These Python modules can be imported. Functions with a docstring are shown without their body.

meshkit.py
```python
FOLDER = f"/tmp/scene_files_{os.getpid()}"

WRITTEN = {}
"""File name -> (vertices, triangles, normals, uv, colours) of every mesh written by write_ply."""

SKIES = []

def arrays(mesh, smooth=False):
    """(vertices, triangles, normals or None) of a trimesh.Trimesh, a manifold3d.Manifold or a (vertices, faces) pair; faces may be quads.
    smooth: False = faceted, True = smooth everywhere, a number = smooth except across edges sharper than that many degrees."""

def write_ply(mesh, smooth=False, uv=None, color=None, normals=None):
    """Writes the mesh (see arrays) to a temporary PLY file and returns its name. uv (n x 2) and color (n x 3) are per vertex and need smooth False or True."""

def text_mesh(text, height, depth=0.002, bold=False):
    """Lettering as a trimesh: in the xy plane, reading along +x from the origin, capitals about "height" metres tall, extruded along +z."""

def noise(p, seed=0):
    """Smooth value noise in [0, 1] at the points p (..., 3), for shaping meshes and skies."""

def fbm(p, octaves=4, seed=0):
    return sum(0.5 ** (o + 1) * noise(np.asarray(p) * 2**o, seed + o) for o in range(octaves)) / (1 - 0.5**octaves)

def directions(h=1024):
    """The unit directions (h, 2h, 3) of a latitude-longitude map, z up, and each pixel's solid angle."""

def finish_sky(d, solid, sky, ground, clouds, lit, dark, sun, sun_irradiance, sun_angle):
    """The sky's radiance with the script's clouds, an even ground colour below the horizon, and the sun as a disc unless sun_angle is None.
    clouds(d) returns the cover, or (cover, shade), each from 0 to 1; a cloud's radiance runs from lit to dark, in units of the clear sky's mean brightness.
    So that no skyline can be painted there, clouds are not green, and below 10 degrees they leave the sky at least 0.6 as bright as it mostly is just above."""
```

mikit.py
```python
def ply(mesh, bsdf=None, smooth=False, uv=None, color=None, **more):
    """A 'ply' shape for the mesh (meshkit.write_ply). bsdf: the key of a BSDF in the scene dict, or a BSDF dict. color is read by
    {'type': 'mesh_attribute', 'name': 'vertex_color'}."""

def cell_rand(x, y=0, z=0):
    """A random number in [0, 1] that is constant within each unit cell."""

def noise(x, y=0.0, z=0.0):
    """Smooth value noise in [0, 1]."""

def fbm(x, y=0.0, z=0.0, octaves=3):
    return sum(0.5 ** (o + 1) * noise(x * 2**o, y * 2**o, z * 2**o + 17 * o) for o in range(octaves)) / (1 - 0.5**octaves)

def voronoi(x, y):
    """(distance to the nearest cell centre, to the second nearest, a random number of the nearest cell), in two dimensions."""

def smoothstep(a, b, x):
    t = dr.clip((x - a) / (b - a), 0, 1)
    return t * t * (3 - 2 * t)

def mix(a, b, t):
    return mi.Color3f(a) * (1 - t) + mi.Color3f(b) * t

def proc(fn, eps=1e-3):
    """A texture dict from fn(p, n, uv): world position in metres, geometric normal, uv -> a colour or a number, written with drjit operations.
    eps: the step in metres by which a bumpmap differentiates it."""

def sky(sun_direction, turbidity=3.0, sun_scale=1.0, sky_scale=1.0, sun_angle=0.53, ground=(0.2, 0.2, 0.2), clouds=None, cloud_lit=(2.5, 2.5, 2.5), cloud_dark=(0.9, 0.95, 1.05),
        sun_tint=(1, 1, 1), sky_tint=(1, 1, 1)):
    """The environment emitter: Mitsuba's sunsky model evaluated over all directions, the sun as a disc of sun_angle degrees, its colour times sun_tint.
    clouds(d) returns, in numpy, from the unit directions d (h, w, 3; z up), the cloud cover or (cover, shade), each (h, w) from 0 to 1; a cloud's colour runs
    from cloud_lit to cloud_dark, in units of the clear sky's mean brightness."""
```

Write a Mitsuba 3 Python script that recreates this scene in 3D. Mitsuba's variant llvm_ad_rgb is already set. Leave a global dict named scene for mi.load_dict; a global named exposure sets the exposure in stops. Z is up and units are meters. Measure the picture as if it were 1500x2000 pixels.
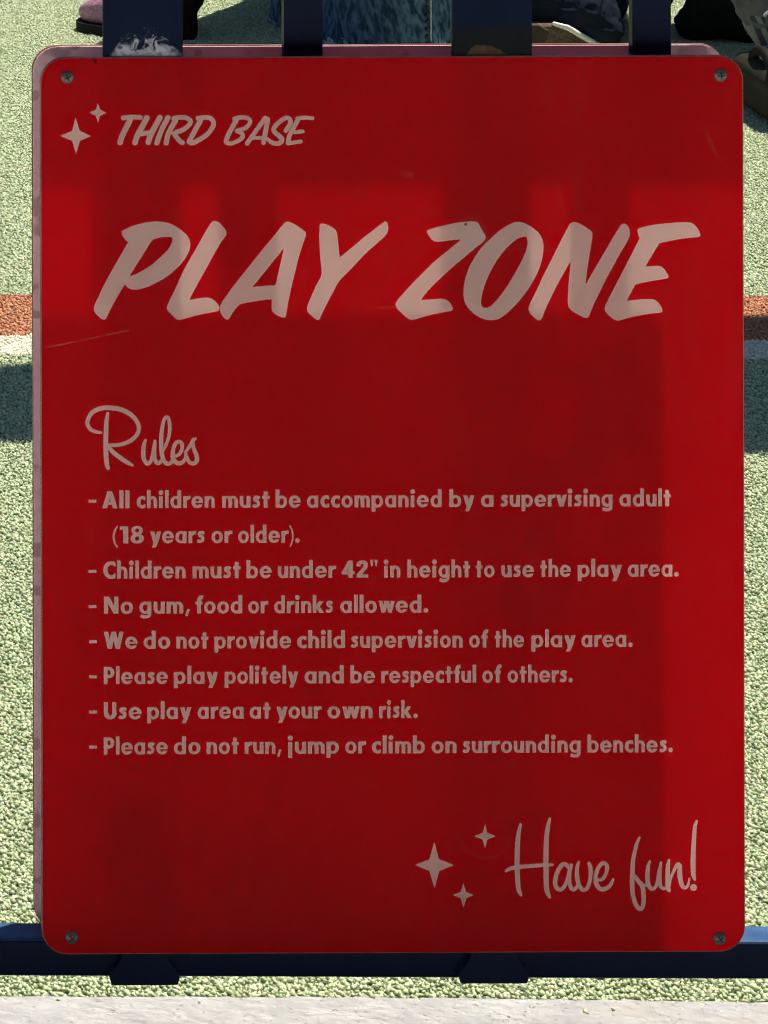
import json, math
from shapely import affinity, union_all
from shapely.geometry import Polygon, LineString, Point, box

import numpy as np, trimesh, manifold3d as m3, drjit as dr, mitsuba as mi, mikit, meshkit
from mikit import proc, noise, fbm, voronoi, smoothstep, mix, cell_rand, ply

T = mi.ScalarTransform4f
scene, labels = {}, {}

# ---------------------------------------------------------------- camera, sky, exposure
F_PX, PP_X, PP_Y = 7133.4, -907.76, -1382.8           # long lens with the verticals kept straight (lens shift), for 1500 x 2000
EYE = np.array([-.6948, -2.901, 1.402])
RX, RY, RZ = 5.914e-4, 2.0009e-3, -5.1039e-3
def rot(rx, ry, rz):
    cx, sx, cy, sy, cz, sz = math.cos(rx), math.sin(rx), math.cos(ry), math.sin(ry), math.cos(rz), math.sin(rz)
    return np.array([[cz, -sz, 0], [sz, cz, 0], [0, 0, 1]]) @ np.array([[1, 0, 0], [0, cx, -sx], [0, sx, cx]]) @ np.array([[cy, 0, sy], [0, 1, 0], [-sy, 0, cy]])
RM = rot(RX, RY, RZ)
scene["camera"] = {
    "type": "perspective", "fov": math.degrees(2 * math.atan(750 / F_PX)), "fov_axis": "x", "near_clip": .05, "far_clip": 400.0,
    "principal_point_offset_x": -1 * (PP_X - 750) / 1500, "principal_point_offset_y": -1 * (PP_Y - 1000) / 2000,
    "to_world": T().look_at(origin=EYE.tolist(), target=(EYE + RM @ [0, 1, 0]).tolist(), up=(RM @ [0, 0, 1]).tolist())}
SUN = np.array([1.555, 1.0, 4.95])                      # high, behind the sign and to the right
SUN = SUN / np.linalg.norm(SUN)
scene["daylight"] = mikit.sky(SUN.tolist(), turbidity=3, sky_scale=.48, sun_tint=(.955, 1.0, 1.09))
exposure = 2.05

# ---------------------------------------------------------------- helpers
def numbered(key):
    if key not in scene and key not in labels and not any(k.startswith(key + "__") for k in scene):
        return key
    n = 1
    while f"{key}_{n:03d}" in scene or f"{key}_{n:03d}" in labels or any(k.startswith(f"{key}_{n:03d}__") for k in scene):
        n += 1
    return f"{key}_{n:03d}"

def put(name, mesh, bsdf, parent=None, smooth=False, **tag):
    key = numbered(f"{parent}__{name}" if parent else name)
    scene[key] = ply(mesh, bsdf, smooth=smooth)
    if tag:
        labels[key] = tag
    return key

def thing(name, label, category, group=None):
    key = numbered(name)
    labels[key] = {"label": label, "category": category, **({"group": group} if group else {})}
    return key

def rbox(x0, x1, y0, y1, z0, z1, r=.002):
    """a box with softly rounded edges"""
    c = [m3.Manifold.sphere(r, 12).translate((x, y, z)) for x in (x0 + r, x1 - r) for y in (y0 + r, y1 - r) for z in (z0 + r, z1 - r)]
    return m3.Manifold.batch_hull(c)

def extrude_y(poly, y0, y1):
    """a shapely polygon drawn in x, z, from depth y0 to y1"""
    m = [trimesh.creation.extrude_polygon(g, y1 - y0, engine="earcut") for g in getattr(poly, "geoms", [poly])]
    m = trimesh.util.concatenate(m)
    v = np.array(m.vertices)
    m.vertices = np.stack([v[:, 0], y1 - v[:, 2], v[:, 1]], 1)
    return m

def sheet_y(poly, y):
    """a shapely polygon drawn in x, z as a flat sheet facing the walkway (-y)"""
    vs, fs, n = [], [], 0
    for g in getattr(poly, "geoms", [poly]):
        v, f = trimesh.creation.triangulate_polygon(g, engine="earcut")
        vs.append(np.stack([v[:, 0], np.full(len(v), y), v[:, 1]], 1))
        fs.append(f + n)
        n += len(v)
    v, f = np.vstack(vs), np.vstack(fs)
    nrm = np.cross(v[f[:, 1]] - v[f[:, 0]], v[f[:, 2]] - v[f[:, 0]])
    f[nrm[:, 1] > 0] = f[nrm[:, 1] > 0][:, ::-1]
    return v, f

def sheet_z(poly, z, wave=None):
    v, f = trimesh.creation.triangulate_polygon(poly, engine="earcut")
    nrm = np.cross(np.c_[v[f[:, 1]] - v[f[:, 0]], np.zeros(len(f))], np.c_[v[f[:, 2]] - v[f[:, 0]], np.zeros(len(f))])[:, 2]
    f = np.array(f)
    f[nrm < 0] = f[nrm < 0][:, ::-1]
    return np.c_[v, np.full(len(v), z)], f

def limbs(bones, fine=.02, smooth=8, wrinkle=0.0, freq=14.0, seed=3, grow=0.0):
    """one continuous surface over the bones (a, b, ra, rb): tapered, joined and smoothed"""
    hull = [m3.Manifold.batch_hull([m3.Manifold.sphere(ra + grow, 20).translate(tuple(a)), m3.Manifold.sphere(rb + grow, 20).translate(tuple(b))]) for a, b, ra, rb in bones]
    m = m3.Manifold.batch_boolean(hull, m3.OpType.Add).refine_to_length(fine).to_mesh()
    m = trimesh.Trimesh(m.vert_properties[:, :3], m.tri_verts, process=True)
    trimesh.smoothing.filter_taubin(m, iterations=smooth)
    if wrinkle:
        v = np.array(m.vertices)
        d = meshkit.fbm(v * np.array([freq, freq, freq * 1.8]) + 5, 3, seed) - .5
        e = np.abs(meshkit.noise(v * np.array([freq * .7, freq * .7, freq * 2.2]) + 31, seed + 7) - .5)
        m.vertices = v + np.array(m.vertex_normals) * (wrinkle * (1.6 * d - 1.2 * e))[:, None]
    return m

# ---------------------------------------------------------------- lettering
def ell(cx, cy, rx, ry):
    return affinity.scale(Point(cx, cy).buffer(1, 20), rx, ry)

def ring(cx, cy, rx, ry, w, h):
    return ell(cx, cy, rx, ry).difference(ell(cx, cy, rx - w, ry - h))

def para(x0, y0, x1, y1, w):
    return Polygon([(x0, y0), (x0 + w, y0), (x1 + w, y1), (x1, y1)])

def curve(pts, n=8):
    P = np.array([2 * np.array(pts[0]) - pts[1], *pts, 2 * np.array(pts[-1]) - pts[-2]], float)
    out = []
    for i in range(1, len(P) - 2):
        for t in np.arange(n) / n:
            a, b, c, d = P[i - 1:i + 3]
            out.append(.5 * (2 * b + (c - a) * t + (2 * a - 5 * b + 4 * c - d) * t * t + (3 * b - a - 3 * c + d) * t ** 3))
    return np.array(out + [P[-2]])

def glyph_set():
    W, X = .228, .69
    bowl = lambda cx=.34: ring(cx, .345, .34, .36, .202, .165)
    stem = lambda x, y0=0, y1=X, w=W: box(x, y0, x + w, y1)
    def arch(x, wd=.62):
        r = wd / 2
        a = ring(x + r, .39, r, .312, .21, .168).intersection(box(x, .39, x + wd, .8))
        return a.union(box(x + wd - .212, 0, x + wd, .41))
    dot = lambda x: Point(x, .905).buffer(.148, 16)
    path = lambda pts, w: LineString(curve(pts)).buffer(w / 2, cap_style="flat")
    n = union_all([stem(0), arch(.03, .6)])
    V = lambda h, wd, w=.25: union_all([para(wd / 2 - w / 2, 0, 0, h, w), para(wd / 2 - w / 2, 0, wd - w, h, w)])
    g = {
        "o": (bowl(), .68), "b": (bowl(.36).union(stem(0, 0, 1.05)), .70), "d": (bowl().union(stem(.45, 0, 1.05)), .705),
        "p": (bowl(.36).union(stem(0, -.25)), .70), "a": (bowl().union(stem(.45)), .705),
        "g": (bowl().union(stem(.455, 0)).union(path([(.58, .1), (.575, -.06), (.50, -.15), (.36, -.185), (.2, -.17), (.07, -.12)], .20)), .71),
        "c": (ring(.36, .35, .36, .365, .24, .185).intersection(box(0, -.1, .54, 1)).difference(box(.40, .235, .8, .465)), .54),
        "e": (ring(.36, .35, .36, .365, .225, .17).difference(box(.38, .205, .8, .295)).union(box(.12, .295, .62, .40)), .72),
        "n": (n, .63), "h": (n.union(stem(0, 0, 1.05)), .63), "m": (union_all([stem(0), arch(.03, .56), arch(.345, .59)]), .935),
        "u": (affinity.rotate(n, 180, origin=(.315, X / 2)), .63), "r": (stem(0).union(ring(.40, .34, .40, .375, .24, .2).intersection(box(.1, .44, .47, .8))), .47),
        "s": (path([(.43, .545), (.345, .60), (.25, .612), (.155, .575), (.14, .49), (.24, .405), (.33, .345), (.355, .24), (.32, .15), (.22, .10), (.12, .105), (.03, .155)], .19), .47),
        "t": (stem(.1, 0, .95).union(box(0, .51, .445, X)), .445), "f": (stem(.09, 0, .72).union(box(0, .51, .41, X)).union(path([(.217, .68), (.222, .82), (.28, .92), (.36, .945), (.44, .935)], .225).union(stem(.09, .6, .8))), .44),
        "i": (stem(.02).union(dot(.147)), .295), "l": (stem(0, 0, 1.05), W), "j": (stem(.02, -.25).union(dot(.147)), .295),
        "k": (union_all([stem(0, 0, 1.05), para(.16, .36, .40, X, .28), para(.42, 0, .13, .40, .30)]), .72),
        "v": (V(X, .66), .66), "w": (V(X, .56, .22).union(affinity.translate(V(X, .56, .22), .385)), .945),
        "y": (V(X, .68).union(para(.10, -.25, .335, .28, .24)), .68),
        "A": (union_all([para(0, 0, .29, 1, .26), para(.58, 0, .29, 1, .26), box(.2, .2, .64, .36)]), .84),
        "C": (ring(.5, .5, .5, .52, .265, .215).intersection(box(0, -.1, .76, 1.1)).difference(box(.50, .30, 1, .70)), .76),
        "N": (union_all([stem(0, 0, 1), stem(.56, 0, 1), para(.56 - .02, 0, .0, 1, .275)]), .815),
        "P": (stem(0, 0, 1).union(ring(.32, .67, .34, .33, .235, .19).intersection(box(.2, .3, 1, 1.1))).union(box(.2, .81, .33, 1)).union(box(.2, .34, .33, .53)), .66),
        "U": (union_all([stem(0, .38, 1), stem(.46, .38, 1), ring(.3575, .39, .3575, .41, .255, .22).intersection(box(0, -.1, 1, .39))]), .715),
        "W": (V(1, .70, .25).union(affinity.translate(V(1, .70, .25), .47)), 1.17),
        "1": (stem(.16, 0, 1, .245).union(Polygon([(.0, .78), (.0, .99), (.17, 1), (.30, 1), (.30, .80)])), .46),
        "8": (ring(.325, .275, .325, .29, .215, .165).union(ring(.325, .745, .28, .27, .185, .155)), .65),
        "4": (union_all([stem(.36, 0, 1, .24), box(0, .20, .70, .38), para(0, .30, .36, 1, .24).difference(box(.6, 0, 1, 1))]), .71),
        "2": (path([(.10, .66), (.12, .80), (.22, .895), (.35, .90), (.46, .84), (.49, .72), (.44, .58), (.32, .42), (.18, .24), (.08, .12)], .225).union(box(0, 0, .62, .195)), .63),
        '"': (Polygon([(0, 1.04), (.17, 1.04), (.125, .66), (.045, .66)]).union(Polygon([(.23, 1.04), (.40, 1.04), (.355, .66), (.275, .66)])), .41),
        "(": (ring(.62, .38, .62, .84, .10, .08).intersection(box(-.1, -.25, .25, 1.05)), .25), ")": (ring(-.37, .38, .62, .84, .10, .08).intersection(box(0, -.25, .6, 1.05)), .25),
        ".": (Point(.14, .13).buffer(.14, 14), .28), ",": (para(0, -.16, .13, .26, .15).union(box(.12, .16, .28, .26)), .29),
    }
    return g

def set_word(text, x0, x1, y, cap, G, gap=.10):
    """one printed word from x0 to x1 on baseline y"""
    parts, x = [], 0.0
    for c in text:
        s, a = G[c]
        parts.append(affinity.translate(s, x))
        x += a + gap - (.05 if c in "vywrf1" else 0)
    u = union_all(parts)
    b = u.bounds
    k = (x1 - x0) / (b[2] - b[0])
    return affinity.affine_transform(u, [k, 0, 0, cap, x0 - b[0] * k, y])

def brush(strokes, scale=1e-4, wide=1.0):
    """hand lettering: round brush strokes of changing width, joined"""
    out = []
    for ws, pts in strokes:
        c = curve(np.array(pts) * scale)
        w = np.interp(np.linspace(0, 1, len(c)), np.linspace(0, 1, len(ws)), ws) * scale / 2 * wide
        disc = [Point(p).buffer(r, 8) for p, r in zip(c, w)]
        out += [a.union(b).convex_hull for a, b in zip(disc[:-1], disc[1:])]
    return union_all(out)

def outline(pts, scale=1e-4, sharp=42):
    """a closed outline through the points, smooth except at sharp corners (slightly rounded)"""
    P = np.array(pts, float) * scale
    n = len(P)
    d1, d0 = np.roll(P, -1, 0) - P, P - np.roll(P, 1, 0)
    turn = np.degrees(np.abs((np.arctan2(d1[:, 1], d1[:, 0]) - np.arctan2(d0[:, 1], d0[:, 0]) + np.pi) % (2 * np.pi) - np.pi))
    out = []
    for i in range(n):
        j = (i + 1) % n
        e = P[j] - P[i]
        L = np.linalg.norm(e)
        def tan(k, own):
            if turn[k] > sharp: return e
            t = (P[(k + 1) % n] - P[k - 1])
            return t / np.linalg.norm(t) * L
        a, b = tan(i, 0), tan(j, 1)
        for t in np.arange(4) / 4:
            out.append((2*t**3-3*t*t+1)*P[i] + (t**3-2*t*t+t)*a + (-2*t**3+3*t*t)*P[j] + (t**3-t*t)*b)
    return Polygon(out).buffer(0).buffer(-4e-4).buffer(8e-4).buffer(-4e-4)

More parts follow.
